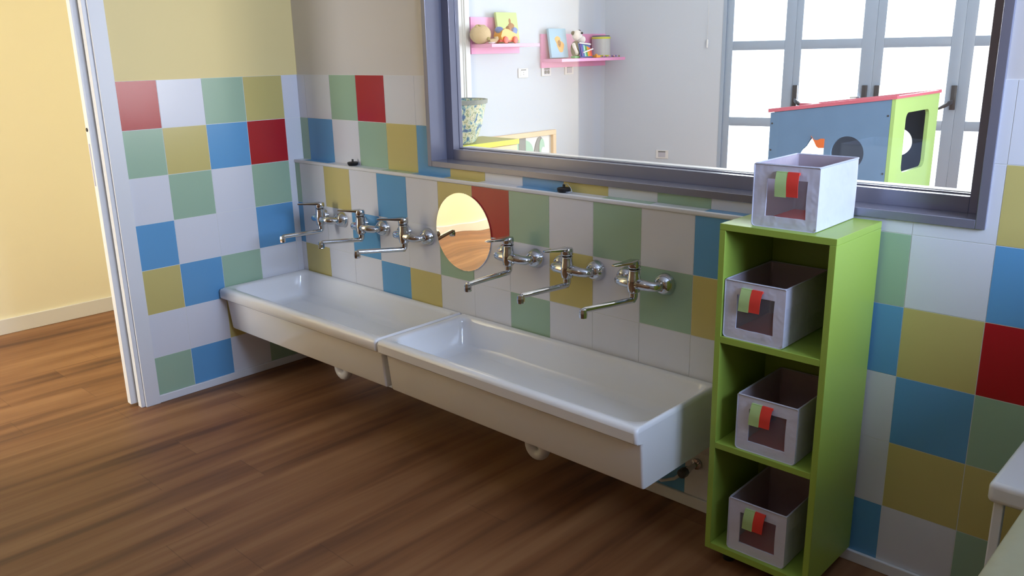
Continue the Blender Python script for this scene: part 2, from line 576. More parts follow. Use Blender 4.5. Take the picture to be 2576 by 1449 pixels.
# sliding pocket door, its edge showing
door = bpy.data.objects.new('door_1', None); COL.objects.link(door); struct(door, 'white sliding door pushed into the wall pocket, its edge showing')
MB().box((-0.082, -0.914, 0.012), (-0.046, -0.10, 2.12), 0.002).build('door_leaf', 'trim_white', door)
MB().lathe([(0.008, 0), (0.008, 0.002)], (-0.066, -0.9165, 1.222), 'y', 14).build('lock_hole', 'black_hole', door)
MB().box((-0.074, -0.9155, 0.99), (-0.062, -0.9135, 1.165), 0.0008).build('flush_pull', 'piping_grey', door)

# hallway and the other walls
struct(MB().box((-1.80, -4.7, 0), (-1.655, D, ZC)).build('wall_hall', 'paint_hall', smooth=False))
mb = MB()
for a, b in (((-1.8, -4.85, 0), (-1.55, -4.7, ZC)), ((-0.25, -4.85, 0), (-0.0, -4.7, ZC)), ((-1.55, -4.85, 0), (-0.25, -4.7, 0.4)), ((-1.55, -4.85, 2.5), (-0.25, -4.7, ZC))):
    mb.box(a, b)
struct(mb.build('wall_hall_end', 'paint_hall', smooth=False))  # unseen end wall, its opening added for the hallway fill
struct(MB().box((0.0, -4.85, 0), (4.75, -4.7, ZC)).build('wall_front', 'paint_front', smooth=False))
mb = MB()
y0, y1, z0, z1 = -1.20, -0.05, 1.25, 2.35
for a, b in (((4.6, -4.7, 0), (4.75, y0, ZC)), ((4.6, y1, 0), (4.75, YB, ZC)), ((4.6, y0, 0), (4.75, y1, z0)), ((4.6, y0, z1), (4.75, y1, ZC))):
    mb.box(a, b)
struct(mb.build('wall_right', 'paint_white', smooth=False))
struct(MB().box((3.62, -1.60, 0), (3.68, D - TH - 0.001, 1.15)).build('shade_wall_right', 'paint_white', smooth=False))  # unseen partition, added to keep window light off the lower right
w3 = bpy.data.objects.new('window_3', None); COL.objects.link(w3); struct(w3)
mb = MB()
for yy in (y0, (y0 + y1) / 2 - 0.03, y1 - 0.06): mb.box((4.64, yy, z0), (4.70, yy + 0.06, z1), 0.003)
for zz in (z0, z1 - 0.06): mb.box((4.645, y0, zz), (4.695, y1, zz + 0.06), 0.003)
mb.build('window_frame', 'frame_grey', w3)
MB().box((4.668, y0 + 0.03, z0 + 0.03), (4.672, y1 - 0.03, z1 - 0.03)).build('window_pane', 'glass', w3)

# interior window between bathroom and playroom
w1 = bpy.data.objects.new('window_1', None); COL.objects.link(w1)
struct(w1, 'large fixed interior window in a deep grey metal frame')
def frame_ring(mb, x0, x1, z0, z1, w, ya, yb, m, bev=0.0015):
    mb.box((x0, ya, z0), (x0 + w, yb, z1), bev, m); mb.box((x1 - w, ya, z0), (x1, yb, z1), bev, m)
    mb.box((x0 + w, ya, z0), (x1 - w, yb, z0 + w), bev, m); mb.box((x0 + w, ya, z1 - w), (x1 - w, yb, z1), bev, m)
mb = MB()
frame_ring(mb, 0.938, 3.037, 1.046, 2.37, 0.023, D - 0.012, D + 0.078, 'frame_grey')
mb.build('outer_frame', None, w1)
mb = MB()
frame_ring(mb, 0.9605, 3.0145, 1.0685, 2.3475, 0.043, D + 0.074, D + 0.130, 'frame_grey')
mb.build('sash', None, w1)
mb = MB()
frame_ring(mb, 1.0037, 2.9712, 1.1117, 2.3043, 0.003, D + 0.108, D + 0.118, 'frame_grey', 0.001)
mb.build('glazing_bead', None, w1)
MB().box((1.006, D + 0.1185, 1.114), (2.969, D + 0.1245, 2.302)).build('pane', 'glass', w1)
MB().box((1.004, D + 0.126, 1.112), (2.971, D + 0.165, 1.1165), 0.001).build('inner_sill', 'trim_white', w1)

# ------------------------------------------------------------------ playroom shell
struct(MB().box((-1.65, YB, 0), (KX, 4.9, ZC)).build('wall_playroom_left', 'paint_playroom', smooth=False))
def wbox(mb, s0, s1, n0, n1, z0, z1, bev=0.0, m=None):
    mt = Matrix.Translation(K0) @ Matrix.Rotation(ANG, 4, 'Z')
    mb.box((s0, n0, z0), (s1, n1, z1), bev, m, mt)
DS0, DS1, DZ = 1.13, 3.78, 2.46
mb = MB()
wbox(mb, -0.2, DS0, 0, 0.2, 0, ZC); wbox(mb, DS1, 6.4, 0, 0.2, 0, ZC); wbox(mb, DS0, DS1, 0, 0.2, DZ, ZC)
struct(mb.build('wall_playroom_back', 'paint_playroom', smooth=False))
mb = MB()
for a, b in (((4.55, YB, 0), (4.7, 0.5, ZC)), ((4.55, 1.8, 0), (4.7, 6.3, ZC)), ((4.55, 0.5, 0), (4.7, 1.8, 0.9)), ((4.55, 0.5, 2.3), (4.7, 1.8, ZC))): mb.box(a, b)
struct(mb.build('wall_playroom_right', 'paint_playroom', smooth=False))
w2 = bpy.data.objects.new('added_window_2', None); COL.objects.link(w2); struct(w2)  # unseen side window, added as the opening for the side fill
mb = MB()
for yy in (0.5, 1.12, 1.74): mb.box((4.60, yy, 0.9), (4.65, yy + 0.06, 2.3), 0.003)
for zz in (0.9, 2.24): mb.box((4.605, 0.5, zz), (4.645, 1.8, zz + 0.06), 0.003)
mb.build('window_frame', 'door_frame_grey', w2)
mb = MB()
mb.box((KX, 2.558, 0), (KX + 0.012, 2.635, 2.2), 0.002); mb.box((KX, 1.70, 0), (KX + 0.012, 1.77, 2.2), 0.002); mb.box((KX, 1.70, 2.13), (KX + 0.012, 2.635, 2.2), 0.002)
mb.box((KX, 2.575, 0), (KX + 0.02, 2.612, 2.2), 0.003)
struct(mb.build('trim_4', 'trim_white'), 'white door casing beside the pink wall shelf')
struct(MB().box((KX, 1.77, 0), (KX + 0.006, 2.558, 2.13)).build('door_3', 'trim_white'), 'white door in the playroom wall')

# glazed folding doors: four leaves
gd = bpy.data.objects.new('door_2', None); COL.objects.link(gd)
struct(gd, 'grey framed glazed patio doors of four leaves')
mb = MB()
wbox(mb, DS0, DS0 + 0.03, -0.005, 0.09, 0, DZ); wbox(mb, DS1 - 0.03, DS1, -0.005, 0.09, 0, DZ); wbox(mb, DS0 + 0.03, DS1 - 0.03, -0.005, 0.09, DZ - 0.04, DZ)
mb.build('door_frame', 'door_frame_grey', gd, smooth=False)
leaves = [(1.160, 1.7545, 1.222, 1.669), (1.7555, 2.3935, 1.812, 2.290), (2.3945, 3.0335, 2.462, 2.949), (3.0345, 3.750, 3.115, 3.66)]
for (a, b, pa, pb) in leaves:
    mb = MB()
    wbox(mb, a, pa, 0.01, 0.06, 0.012, DZ - 0.042, 0.003); wbox(mb, pb, b, 0.01, 0.06, 0.012, DZ - 0.042, 0.003)
    for (u, v) in ((0.012, 0.14), (0.806, 0.884), (1.462, 1.541), (2.34, DZ - 0.042)):
        wbox(mb, pa, pb, 0.01, 0.06, u, v, 0.003)
    lf = mb.build('door_leaf', 'door_frame_grey', gd)
    mb = MB()
    for (u, v) in ((0.14, 0.806), (0.884, 1.462), (1.541, 2.34)): wbox(mb, pa, pb, 0.03, 0.036, u, v)
    mb.build('pane', 'glass', lf, smooth=False)
def handle(s, side, lock=False):
    mb = MB()
    wbox(mb, s - 0.021, s + 0.021, -0.016, 0.009, 0.975, 1.165, 0.004)
    mt = Matrix.Translation(K0) @ Matrix.Rotation(ANG, 4, 'Z')
    rs = []
    for q, w_, h_ in ((0.0, 0.016, 0.018), (0.35, 0.018, 0.020), (0.8, 0.016, 0.015), (1.0, 0.010, 0.010)):
        c = Vector((s + side * 0.10 * q, -0.018 - 0.045 * math.sin(min(1.0, q * 1.6) * 1.57), 1.04 - 0.055 * q))
        rs.append([mt @ (c + Vector((0, w_ * a, h_ * b))) for a, b in ((-1, -.5), (-.5, -1), (.5, -1), (1, -.5), (1, .5), (.5, 1), (-.5, 1), (-1, .5))])
    mb.rings(rs)
    o = mb.build('door_handle', 'dark_handle', gd)
    if lock:
        g = MB(); wbox(g, s - 0.11, s - 0.03, -0.012, -0.004, 1.058, 1.074, 0.002); g.build('latch_tab', 'chrome', o)
handle(1.785, 1); handle(2.345, 1, True); handle(2.44, -1); handle(3.01, -1)

# ------------------------------------------------------------------ sinks
def make_sink(x0, x1, label):
    t = thing('trough_sink', label, 'sink', (x0, 0, 0.262), 0, 'white trough sinks along the wall')
    w = x1 - x0; yf = -0.447; yb = -0.0015; z0 = 0.262
    mb = MB()
    def rr(l, rgt, f, bk, r, z): return rrect(l, w - rgt, yf + f, yb - bk, r, z - z0, 6)
    li = 0.003 if x0 < 1 else 0.016
    rs = [rr(li + .010, 0, .042, 0, (.012, .006, .002, .002), .262),
          rr(li + .008, 0, .038, 0, (.014, .008, .002, .002), .268),
          rr(li, 0, .028, 0, (.016, .008, .002, .002), .400),
          rr(li, 0, .026, 0, (.016, .008, .002, .002), .411),
          rr(.001, 0, .006, 0, (.010, .008, .002, .002), .4135),
          rr(.000, 0, .000, 0, (.011, .010, .002, .002), .420),
          rr(.000, 0, .000, 0, (.011, .010, .002, .002), .450),
          rr(.003, .001, .003, .001, (.013, .012, .003, .003), .459),
          rr(.010, .004, .010, .003, (.026, .014, .004, .004), .4645),
          rr(.018, .007, .020, .006, (.030, .018, .006, .006), .4655),
          rr(.034, .013, .036, .018, (.055, .055, .04, .04), .4640),
          rr(.040, .018, .042, .023, (.055, .055, .04, .04), .458),
          rr(.043, .022, .045, .026, (.055, .055, .04, .04), .445),
          rr(.056, .045, .066, .040, (.05, .05, .04, .04), .360),
          rr(.066, .058, .080, .052, (.045, .045, .035, .035), .344),
          rr(.090, .085, .105, .075, (.04, .04, .03, .03), .338)]
    if x0 < 1:
        for r_ in rs:
            for p in r_: p.y *= 1 + 0.045 * max(0.0, 1 - p.x / w)
    mb.rings(rs)
    mb.build('basin', 'porcelain', t, angle=50)
    cx = w * 0.5; cy = -0.215
    mb = MB(); mb.lathe([(0.034, 0.0), (0.034, 0.003), (0.026, 0.004), (0.022, 0.001), (0.0, 0.001)], (cx, -0.275, 0.0765), 'z', 24)
    mb.build('drain', 'chrome', t)
    mb = MB()
    ex = 0.605 - x0 if x0 < 1 else 1.775 - x0
    pts = [(ex - .044, cy, 0.0)]
    for k in range(0, 13):
        a = math.pi * (1 + k / 12.0)
        pts.append((ex - .01 + .034 * math.cos(a), cy, -0.120 + .034 * math.sin(a)))
    pts += [(ex + .024, cy, -0.07), (ex + .028, cy + .03, -0.05), (ex + .028, -0.012, -0.045)]
    mb.tube(pts, 0.021, 14)
    for (px, pz) in ((ex - .044, -.055), (ex + .024, -.095)):
        mb.lathe([(0.026, 0), (0.027, 0.004), (0.027, 0.02), (0.024, 0.026)], (px, cy, pz - 0.02), 'z', 16)
    mb.build('drain_trap', 'plastic_white', t)
    return t


make_sink(0.004, 1.158, 'white ceramic trough sink nearer the doorway, its left end against the tiled side wall')
make_sink(1.163, 2.350, 'white ceramic trough sink beside the green shelf unit, its right end face exposed')

# ------------------------------------------------------------------ faucets
FG = 'chrome mixer taps above the trough sinks'
FA = [(0.294, (0.290, -0.278, 0.702), (0.246, -0.159, 0.84), 'chrome wall tap in the corner, leftmost of the six taps'),
      (0.602, (0.565, -0.258, 0.710), (0.530, -0.138, 0.84), 'chrome wall tap second from the left, its spout reaching over the left sink'),
      (0.899, (0.835, -0.268, 0.711), (0.834, -0.158, 0.84), 'chrome wall tap just left of the round mirror'),
      (1.502, (1.505, -0.285, 0.695), (1.489, -0.174, 0.84), 'chrome wall tap just right of the round mirror, lever overlapping its edge'),
      (1.784, (1.758, -0.282, 0.699), (1.755, -0.160, 0.84), 'chrome wall tap in front of a yellow tile, second from the green shelf unit'),
      (2.066, (2.022, -0.278, 0.701), (2.055, -0.170, 0.84), 'chrome wall tap nearest the green shelf unit')]
for fx, sp, lv, lab in FA:
    t = thing('mixer_tap', lab, 'tap', (fx, 0, 0.76), 0, FG)
    by = -0.072
    mb = MB()
    mb.lathe([(0.010, -0.042), (0.0140, -0.040), (0.0140, -0.028), (0.020, -0.023), (0.0225, -0.010), (0.0225, 0.020), (0.0205, 0.030), (0.0195, 0.048), (0.021, 0.050), (0.021, 0.053), (0.012, 0.055)], (0, by, 0), 'z', 24)
    for s in (-1, 1):
        mb.tube([(0.006 * s, by, 0.004), (0.030 * s, by, 0.004), (0.056 * s, by + 0.004, 0.002), (0.070 * s, by + 0.014, 0), (0.075 * s, by + 0.026, 0), (0.075 * s, by + 0.036, 0)],
                [0.019, 0.0185, 0.0165, 0.0160, 0.0155, 0.0150], 16)
        mb.lathe([(0.0195, 0.0), (0.0195, 0.010)], (0.075 * s, by + 0.034, 0), 'y', 6)
        mb.lathe([(0.013, 0.0), (0.013, 0.030)], (0.075 * s, by + 0.042, 0), 'y', 16)
    mb.lathe([(0.0155, 0.0), (0.0155, 0.024), (0.0135, 0.028)], (0, by - 0.0, 0.0), 'z', 16)
    mb.build('valve_body', 'chrome', t)
    for s in (-1, 1):
        MB().lathe([(0.017, -0.036), (0.022, -0.034), (0.030, -0.026), (0.0355, -0.012), (0.0375, -0.001), (0.030, 0.0035)], (0.075 * s, 0, 0), 'y', 28).build('escutcheon', 'chrome', t)
    # lever with its cap
    mb = MB()
    mb.lathe([(0.0195, 0.056), (0.0215, 0.060), (0.0215, 0.076), (0.019, 0.0815), (0.008, 0.083)], (0, by, 0), 'z', 24)
    tip = Vector(lv) - Vector((fx, 0, 0.76)); b0 = Vector((0, by, 0.076))
    d = (tip - b0); dh = Vector((d.x, d.y, 0)).normalized(); sd = Vector((-dh.y, dh.x, 0))
    rs = []
    for q, wd, th in ((0.0, 0.018, 0.008), (0.25, 0.017, 0.0055), (0.6, 0.012, 0.004), (0.9, 0.0095, 0.0035), (1.0, 0.006, 0.002)):
        c = b0 + d * q
        rs.append([c + sd * wd * a + Vector((0, 0, th * b)) for a, b in ((-1, -.6), (-.8, -1), (.8, -1), (1, -.6), (1, .6), (.8, 1), (-.8, 1), (-1, .6))])
    mb.rings(rs)
    mb.build('lever', 'chrome', t)
    mb = MB()
    tipv = Vector(sp) - Vector((fx, 0, 0.76)); top = Vector((0, by, -0.036))
    el = Vector((0, by, -0.052)); dd = (tipv + Vector((0, 0, 0.012)) - el).normalized()
    mb.tube([top, (0, by, -0.044), el + dd * 0.004, el + dd * 0.014, tipv + Vector((0, 0, 0.012)) - dd * 0.006, tipv + Vector((0, 0, 0.008)) + dd * 0.002], [0.0135, 0.013, 0.0115, 0.0100, 0.0095, 0.009], 14)
    spt = mb.build('spout', 'chrome', t)
    MB().lathe([(0.008, 0.017), (0.0115, 0.014), (0.0125, 0.006), (0.0135, 0.002), (0.0125, -0.013), (0.008, -0.0135)], tipv, 'z', 8).build('aerator', 'chrome', spt)

# ------------------------------------------------------------------ mirror
mr = MB(); prof = [(0.002, 0.0), (0.152, 0.0), (0.1575, -0.001), (0.1585, -0.003), (0.1585, -0.0045)]
mr.lathe([(0.1585, -0.0005), (0.1585, -0.0035), (0.157, -0.0045), (0.0005, -0.0045)], (1.187, -0.0005, 0.806), 'y', 72)
tag(mr.build('wall_mirror', 'mirror', smooth=True, angle=20), 'round frameless mirror on the tiles between the two sets of taps', 'mirror')

# ------------------------------------------------------------------ plugs on the ledge
def plug(x, y, label, chain):
    t = thing('sink_plug', label, 'plug', (x, y, ZL + 0.0008), 0, 'black rubber plugs on the tiled ledge')
    MB().lathe([(0.019, 0.0), (0.023, 0.004), (0.025, 0.013), (0.022, 0.0155), (0.008, 0.0165)], (0, 0, 0), 'z', 24).build('stopper', 'black_rubber', t)
    mb = MB(); mb.box((-0.004, -0.003, 0.014), (0.004, 0.003, 0.028), 0.001)
    mb.build('lug', 'black_rubber', t)
    if chain:
        pts = [(0.004, 0, 0.026), (0.012, 0.004, 0.031), (0.024, 0.008, 0.016), (0.032, 0.006, 0.003), (0.028, -0.004, 0.003), (0.018, -0.012, 0.003)]
        MB().tube(pts, 0.0012, 6).build('ball_chain', 'chrome', t)
plug(0.437, 0.028, 'black rubber sink plug on the ledge above the leftmost taps', False)
plug(1.688, 0.026, 'black rubber sink plug with a thin chain on the ledge right of the mirror', True)

# ------------------------------------------------------------------ shut-off valve under the right sink
t = thing('shutoff_valve', 'dark angle valve with a pale hose on the wall under the right sink', 'valve', (2.285, 0, 0.165))
MB().lathe([(0.020, -0.005), (0.018, -0.010), (0.009, -0.012), (0.009, -0.055), (0.013, -0.057), (0.013, -0.075)], (0, 0.0, 0), 'y', 16).build('valve_body', 'chrome', t)
MB().lathe([(0.010, -0.016), (0.016, -0.012), (0.016, 0.012), (0.010, 0.016)], (0, -0.085, 0), 'y', 8).build('valve_knob', 'dark_handle', t)
MB().tube([(-0.005, -0.06, -0.004), (-0.03, -0.09, -0.03), (-0.06, -0.12, -0.035), (-0.10, -0.13, -0.01), (-0.14, -0.14, 0.04), (-0.145, -0.14, 0.07)], 0.0055, 10).build('supply_hose', 'plastic_white', t)

# ------------------------------------------------------------------ green shelf unit
SX0, SX1, SY0, SY1, SZ0, SZ1, ST = 2.468, 2.790, -0.248, 0.038, 0.050, 1.040, 0.018
t = thing('cube_shelf', 'tall narrow lime green open shelf unit against the tiled wall', 'shelf unit', (SX0, SY0, 0))
def sb(name, a, b, m='shelf_green', par=t, bev=0.0012):
    o = Vector((SX0, SY0, 0))
    return MB().box(Vector(a) - o, Vector(b) - o, bev).build(name, m, par)
sb('side_panel', (SX0, SY0, SZ0), (SX0 + ST, SY1, SZ1 - ST))
sb('side_panel', (SX1 - ST, SY0, SZ0), (SX1, SY1, SZ1 - ST))
sb('top_panel', (SX0, SY0, SZ1 - ST), (SX1, SY1, SZ1))
sb('bottom_panel', (SX0 + ST, SY0, SZ0), (SX1 - ST, SY1 - 0.006, SZ0 + 0.020))
sb('shelf', (SX0 + ST, SY0, 0.703), (SX1 - ST, SY1 - 0.006, 0.722))
sb('shelf', (SX0 + ST, SY0, 0.381), (SX1 - ST, SY1 - 0.006, 0.399))
sb('back_panel', (SX0 + ST, SY1 - 0.006, SZ0), (SX1 - ST, SY1, SZ1 - ST))
for fx in (SX0 + 0.05, SX1 - 0.05):
    for fy in (SY0 + 0.06, SY1 - 0.05):
        MB().lathe([(0.016, 0), (0.018, 0.002), (0.018, SZ0)], (fx - SX0, fy - SY0, 0), 'z', 14).build('foot', 'black_rubber', t)

# ------------------------------------------------------------------ fabric bins
BG = 'grey fabric bins of the green shelf unit'
BW, BH = 0.176, 0.164


def make_bin(x, y, z, dep, label, rz=0.0, tabx=0.088, seed=0, jit=0.003, win=(0.036, 0.146)):
    t = thing('storage_bin', label, 'storage bin', (x, y, z), rz, BG)
    rnd = random.Random(seed)
    th = 0.0045
    g = MB()
    # outer shell: walls of slightly uneven cloth; front wall has the window cut out
    wx0, wx1, wz0, wz1 = win[0], win[1], 0.030, 0.128
    n = 8
    def bow(v, a): return a * math.sin(math.pi * v)
    hole = []
    for k in range(n + 1): hole.append((wx0 + (wx1 - wx0) * k / n, wz0 + rnd.uniform(-.0006, .0006)))
    for k in range(1, n + 1): hole.append((wx1 - 0.0015 * math.sin(math.pi * k / n), wz0 + (wz1 - wz0) * k / n))
    for k in range(1, n + 1): hole.append((wx1 + (wx0 - wx1) * k / n, wz1))
    for k in range(1, n): hole.append((wx0 + 0.001 * math.sin(math.pi * k / n), wz1 + (wz0 - wz1) * k / n))
    outer = []
    cr = 0.010
    for (cx, cz, a0) in ((cr, cr, 180), (BW - cr, cr, 270), (BW - 0.003, BH - 0.003, 0), (0.003, BH - 0.003, 90)):
        rr_ = cr if cz == cr else 0.003
        for k in range(5):
            a = R(a0 + 90 * k / 4); outer.append((cx + rr_ * math.cos(a), cz + rr_ * math.sin(a)))
    g.panel(outer, [hole], 'xz', th, 'fabric_grey')
    # body: U shaped cloth around sides and back with thickness
    def ringU(off, zz):
        return rrect(off, BW - off, off + 0.0, dep - off, 0.006, zz, 3)
    for (off, zb, zt, m_) in ((0.0, 0.0, BH, 'fabric_grey'),):
        rs = []
        for k in range(7):
            v = k / 6.0
            rs.append([p + Vector((bow(v, 0.0012) * (1 if p.x > BW / 2 else -1), 0, 0)) for p in ringU(0.0005, 0.002 + (BH - 0.002) * v)])
        rs += [ringU(th, BH)]
        # open the front: build side/back faces only
        vs = [[g.bm.verts.new(p) for p in r_] for r_ in rs]
        N = len(vs[0]); mi = g.mi('fabric_grey')
        for a_, b_ in zip(vs, vs[1:]):
            for i in range(N):
                j = (i + 1) % N
                if a_[i].co.y < 0.004 and a_[j].co.y < 0.004: continue
                f = g.bm.faces.new([a_[i], a_[j], b_[j], b_[i]]); f.material_index = mi
        f = g.bm.faces.new(vs[0][::-1]); f.material_index = mi
    body = g.build('bin_body', None, t, angle=45, recalc=False)
    # inner lining
    g = MB(); rs = [rrect(th, BW - th, th + 0.001, dep - th, 0.005, zz, 3) for zz in (0.004, BH - 0.0005)]
    vs = [[g.bm.verts.new(p) for p in r_] for r_ in rs]; N = len(vs[0])
    for i in range(N):
        j = (i + 1) % N
        if vs[0][i].co.y < th + 0.004 and vs[0][j].co.y < th + 0.004: continue
        g.bm.faces.new([vs[0][j], vs[0][i], vs[1][i], vs[1][j]])
    g.build('lining', 'fabric_inner', t, recalc=False)
    MB().box((th + 0.001, th + 0.001, 0.003), (BW - th - 0.001, dep - th - 0.001, 0.008), 0.001).build('base_board', 'bin_red', t)
    MB().box((wx0 - 0.004, th * 0.35, wz0 - 0.004), (wx1 + 0.004, th * 0.5, wz1 + 0.004)).build('window_film', 'film', t, smooth=False)
    g = MB()
    for (off, zz, rad) in ((0.001, BH, 0.0024),):
        ring = rrect(off, BW - off, off, dep - off, 0.006, zz, 4)
        ring.append(ring[0]); ring.append(ring[1])
        g.tube(ring, rad, 8)
    # stitched front edges
    fr = [(p[0], -0.0002, p[1]) for p in outer]
    g.tube(fr[10:] + fr[:10], 0.0018, 6)
    g.build('piping', 'piping_grey', t)
    # hanging tab of two ribbons
    zt = BH - 0.018; hw = 0.0310
    for (a, b, m_, cut) in ((tabx - hw, tabx, 'tab_green', 0.0), (tabx, tabx + hw, 'tab_red', 0.0)):
        g = MB(); rs = []
        for k in range(8):
            v = k / 7.0
            zz = zt - 0.062 * v + (0.002 if m_ == 'tab_red' else 0)
            yy = -0.0042 - 0.004 * math.sin(math.pi * min(1, v * 1.1)) - 0.003 * v
            sh = (0.0 if seed == 1 else -0.006 * v)
            rs.append([Vector((a + sh, yy, zz)), Vector((b + sh, yy, zz)), Vector((b + sh, yy - 0.0015, zz)), Vector((a + sh, yy - 0.0015, zz))])
        if k: g.rings(rs)
        g.box((a, -0.0052, zt - 0.004), (b, 0.0, zt + 0.003), 0.0006)
        o = g.build('label_tab', m_, t)
        o['label'] = 'pale green ribbon tab' if m_ == 'tab_green' else 'red ribbon tab'
    return t


make_bin(2.545, -0.219, SZ1, 0.250, 'grey fabric bin standing on top of the green shelf unit', R(1.0), 0.094, 1)
make_bin(2.4895, -0.240, 0.7222, 0.262, 'grey fabric bin in the uppermost compartment of the green shelf unit', 0, 0.082, 2)
make_bin(2.544, -0.237, 0.3992, 0.262, 'grey fabric bin in the middle compartment of the green shelf unit', R(0.5), 0.076, 3)
make_bin(2.5335, -0.233, 0.0702, 0.260, 'grey fabric bin in the lowest compartment of the green shelf unit', R(1.0), 0.084, 4)

# ------------------------------------------------------------------ white table and cream bench at the right edge
t = thing('side_table', 'white low table with a thick rounded top at the right edge of the photo', 'table', (3.22, -0.405, 0))
mb = MB(); mb.box((0, 0, 0.555), (0.385, 0.40, 0.602), 0.012, seg=4); mb.build('table_top', 'plastic_white', t)
for lx in (0.012, 0.350):
    for ly in (0.012, 0.366):
        MB().box((lx, ly, 0), (lx + 0.02, ly + 0.02, 0.556), 0.003).build('leg', 'plastic_white', t)
mb = MB(); rs = []
bx0, bx1, by0, by1, bt = 3.322, 3.612, -1.90, -0.46, 0.705
for k, (ins, zz) in enumerate(((0.0, 0.40), (0.0, 0.45), (-0.004, 0.60), (0.0, 0.66), (0.012, 0.69), (0.035, 0.702), (0.09, 0.706))):
    rs.append(rrect(bx0 + ins, bx1 - ins, by0 + ins, by1 - ins, max(0.02, 0.06 - ins * 0.3), zz, 6))
t = thing('padded_bench', 'cream wrinkled padded bench cushion in the bottom right corner of the photo', 'bench', (0, 0, 0))
mb.rings(rs); mb.build('cushion', 'cream_fabric', t, angle=60)
MB().box((bx0 + 0.03, by0 + 0.03, 0.0), (bx1 - 0.03, by1 - 0.03, 0.401), 0.004).build('bench_base', 'plastic_white', t)

# ------------------------------------------------------------------ playroom furniture
# lime edged cabinet with basket
t = thing('low_cabinet', 'low birch cabinet with a lime edged top against the playroom wall', 'cabinet', (KX + 0.002, 1.30, 0))
MB().box((0, 0, 0.782), (0.415, 1.45, 0.816), 0.002).build('cabinet_top', 'cabinet_top', t)
MB().box((0.4155, 0.0, 0.777), (0.422, 1.45, 0.8165), 0.001).build('edge_band', 'lime_edge', t)
MB().box((0.0, 0.01, 0.02), (0.405, 1.44, 0.782), 0.002).build('carcass', 'birch', t)
for k in range(3): MB().box((0.4055, 0.02 + 0.475 * k, 0.04), (0.4145, 0.485 + 0.475 * k, 0.772), 0.002).build('cabinet_door', 'birch', t)

# fabric basket
t = thing('fabric_basket', 'round fabric basket with a blue and green print standing on the low cabinet', 'basket', (-1.258, 2.235, 0.8170))
rs = []
N = 64
for (r_, z_) in ((0.135, 0.0), (0.15, 0.012), (0.175, 0.06), (0.205, 0.14), (0.228, 0.22), (0.242, 0.29), (0.250, 0.325), (0.240, 0.325), (0.225, 0.25), (0.14, 0.03)):
    fold = 0.10 * min(1, z_ / 0.1) * max(0.15, 1 - z_ / 0.33)
    sc = 0.93
    rs.append([Vector((sc * r_ * (1 + fold * 0.5 * math.sin(9 * a + 3 * z_ * 6) * 1) * math.cos(a), r_ * (1 + fold * 0.5 * math.sin(9 * a + 18 * z_)) * math.sin(a), z_)) for a in [2 * math.pi * k / N for k in range(N)]])
g = MB(); g.rings(rs); g.build('basket_body', 'basket_print', t, angle=60)
g = MB()
g.rings([[Vector((0.93 * r_ * math.cos(2 * math.pi * k / 48), r_ * math.sin(2 * math.pi * k / 48), z_)) for k in range(48)] for r_, z_ in ((0.247, 0.298), (0.256, 0.300), (0.259, 0.33), (0.246, 0.332), (0.238, 0.31))], cap0=False, cap1=False)
g.build('rim', 'rim_grey', t)

# wooden framed board with flat coloured shapes, beside the cabinet
t = thing('framed_board', 'birch framed board with flat grey and mint shapes low on the playroom wall', 'board', (KX + 0.002, 2.78, 0.30))
g = MB(); yl, yr, zb, ztp = 0.0, 0.875, 0.0, 0.502
g.box((0, yl, ztp - 0.042), (0.04, yr, ztp), 0.003); g.box((0, yl, zb), (0.04, yr, zb + 0.042), 0.003)
g.box((0, yl, zb + 0.042), (0.04, yl + 0.042, ztp - 0.042), 0.003); g.box((0, yr - 0.042, zb + 0.042), (0.04, yr, ztp - 0.042), 0.003)
g.build('board_frame', 'birch', t)
MB().box((0.004, yl + 0.042, zb + 0.042), (0.010, yr - 0.042, ztp - 0.042)).build('board_panel', 'plain_white', t)
def blob(cy, cz, ry, rz_, m_, lay, nm, rot=0.0):
    pts = []
    for k in range(28):
        a = 2 * math.pi * k / 28
        y_, z_ = ry * math.cos(a), rz_ * math.sin(a)
        pts.append((cy + y_ * math.cos(rot) - z_ * math.sin(rot), cz + y_ * math.sin(rot) + z_ * math.cos(rot)))
    o = MB().panel(pts, [], 'yz', 0.003, None, Matrix.Translation((0.010 + lay * 0.003, 0, 0))).build(nm, m_, t)
    return o
blob(0.46, 0.33, 0.13, 0.11, 'mint', 0, 'flat_patch'); blob(0.66, 0.29, 0.065, 0.165, 'board_grey', 1, 'flat_oval', R(-8))
blob(0.70, 0.35, 0.035, 0.085, 'mint', 2, 'flat_patch'); blob(0.715, 0.325, 0.028, 0.035, 'plain_white', 3, 'flat_spot')
MB().box((0.0105, 0.40, 0.05), (0.016, 0.49, 0.46), 0.002).build('flat_band', 'board_grey', t)
blob(0.42, 0.215, 0.035, 0.07, 'plain_white', 3, 'flat_spot')

# pink wall shelves
def pink_shelf(y0, y1, ya, zb, zback, label):
    t = thing('wall_shelf', label, 'shelf', (KX + 0.001, y0, zb), 0, 'pink wall shelves')
    MB().box((0.018, 0, 0), (0.25, y1 - y0, 0.026), 0.0015).build('shelf_board', 'pink', t)
    w, a = y1 - y0, ya - y0
    pts = [(0, -0.05), (w, -0.05), (w, zback - zb), (0, zback - zb)] if a >= w else [(0, -0.05), (w, -0.05), (w, 0.024), (a, 0.024), (a, zback - zb), (0, zback - zb)]
    MB().panel(pts, [], 'yz', 0.0175).build('back_board', 'pink', t, smooth=False)
    return t
pink_shelf(2.64, 3.207, 2.93, 1.529, 1.765, 'pink wall shelf beside the door casing, holding the beige plush and the toy car')
pink_shelf(3.49, 4.405, 4.405, 1.397, 1.635, 'pink wall shelf in the playroom corner, holding the rainbow toy')

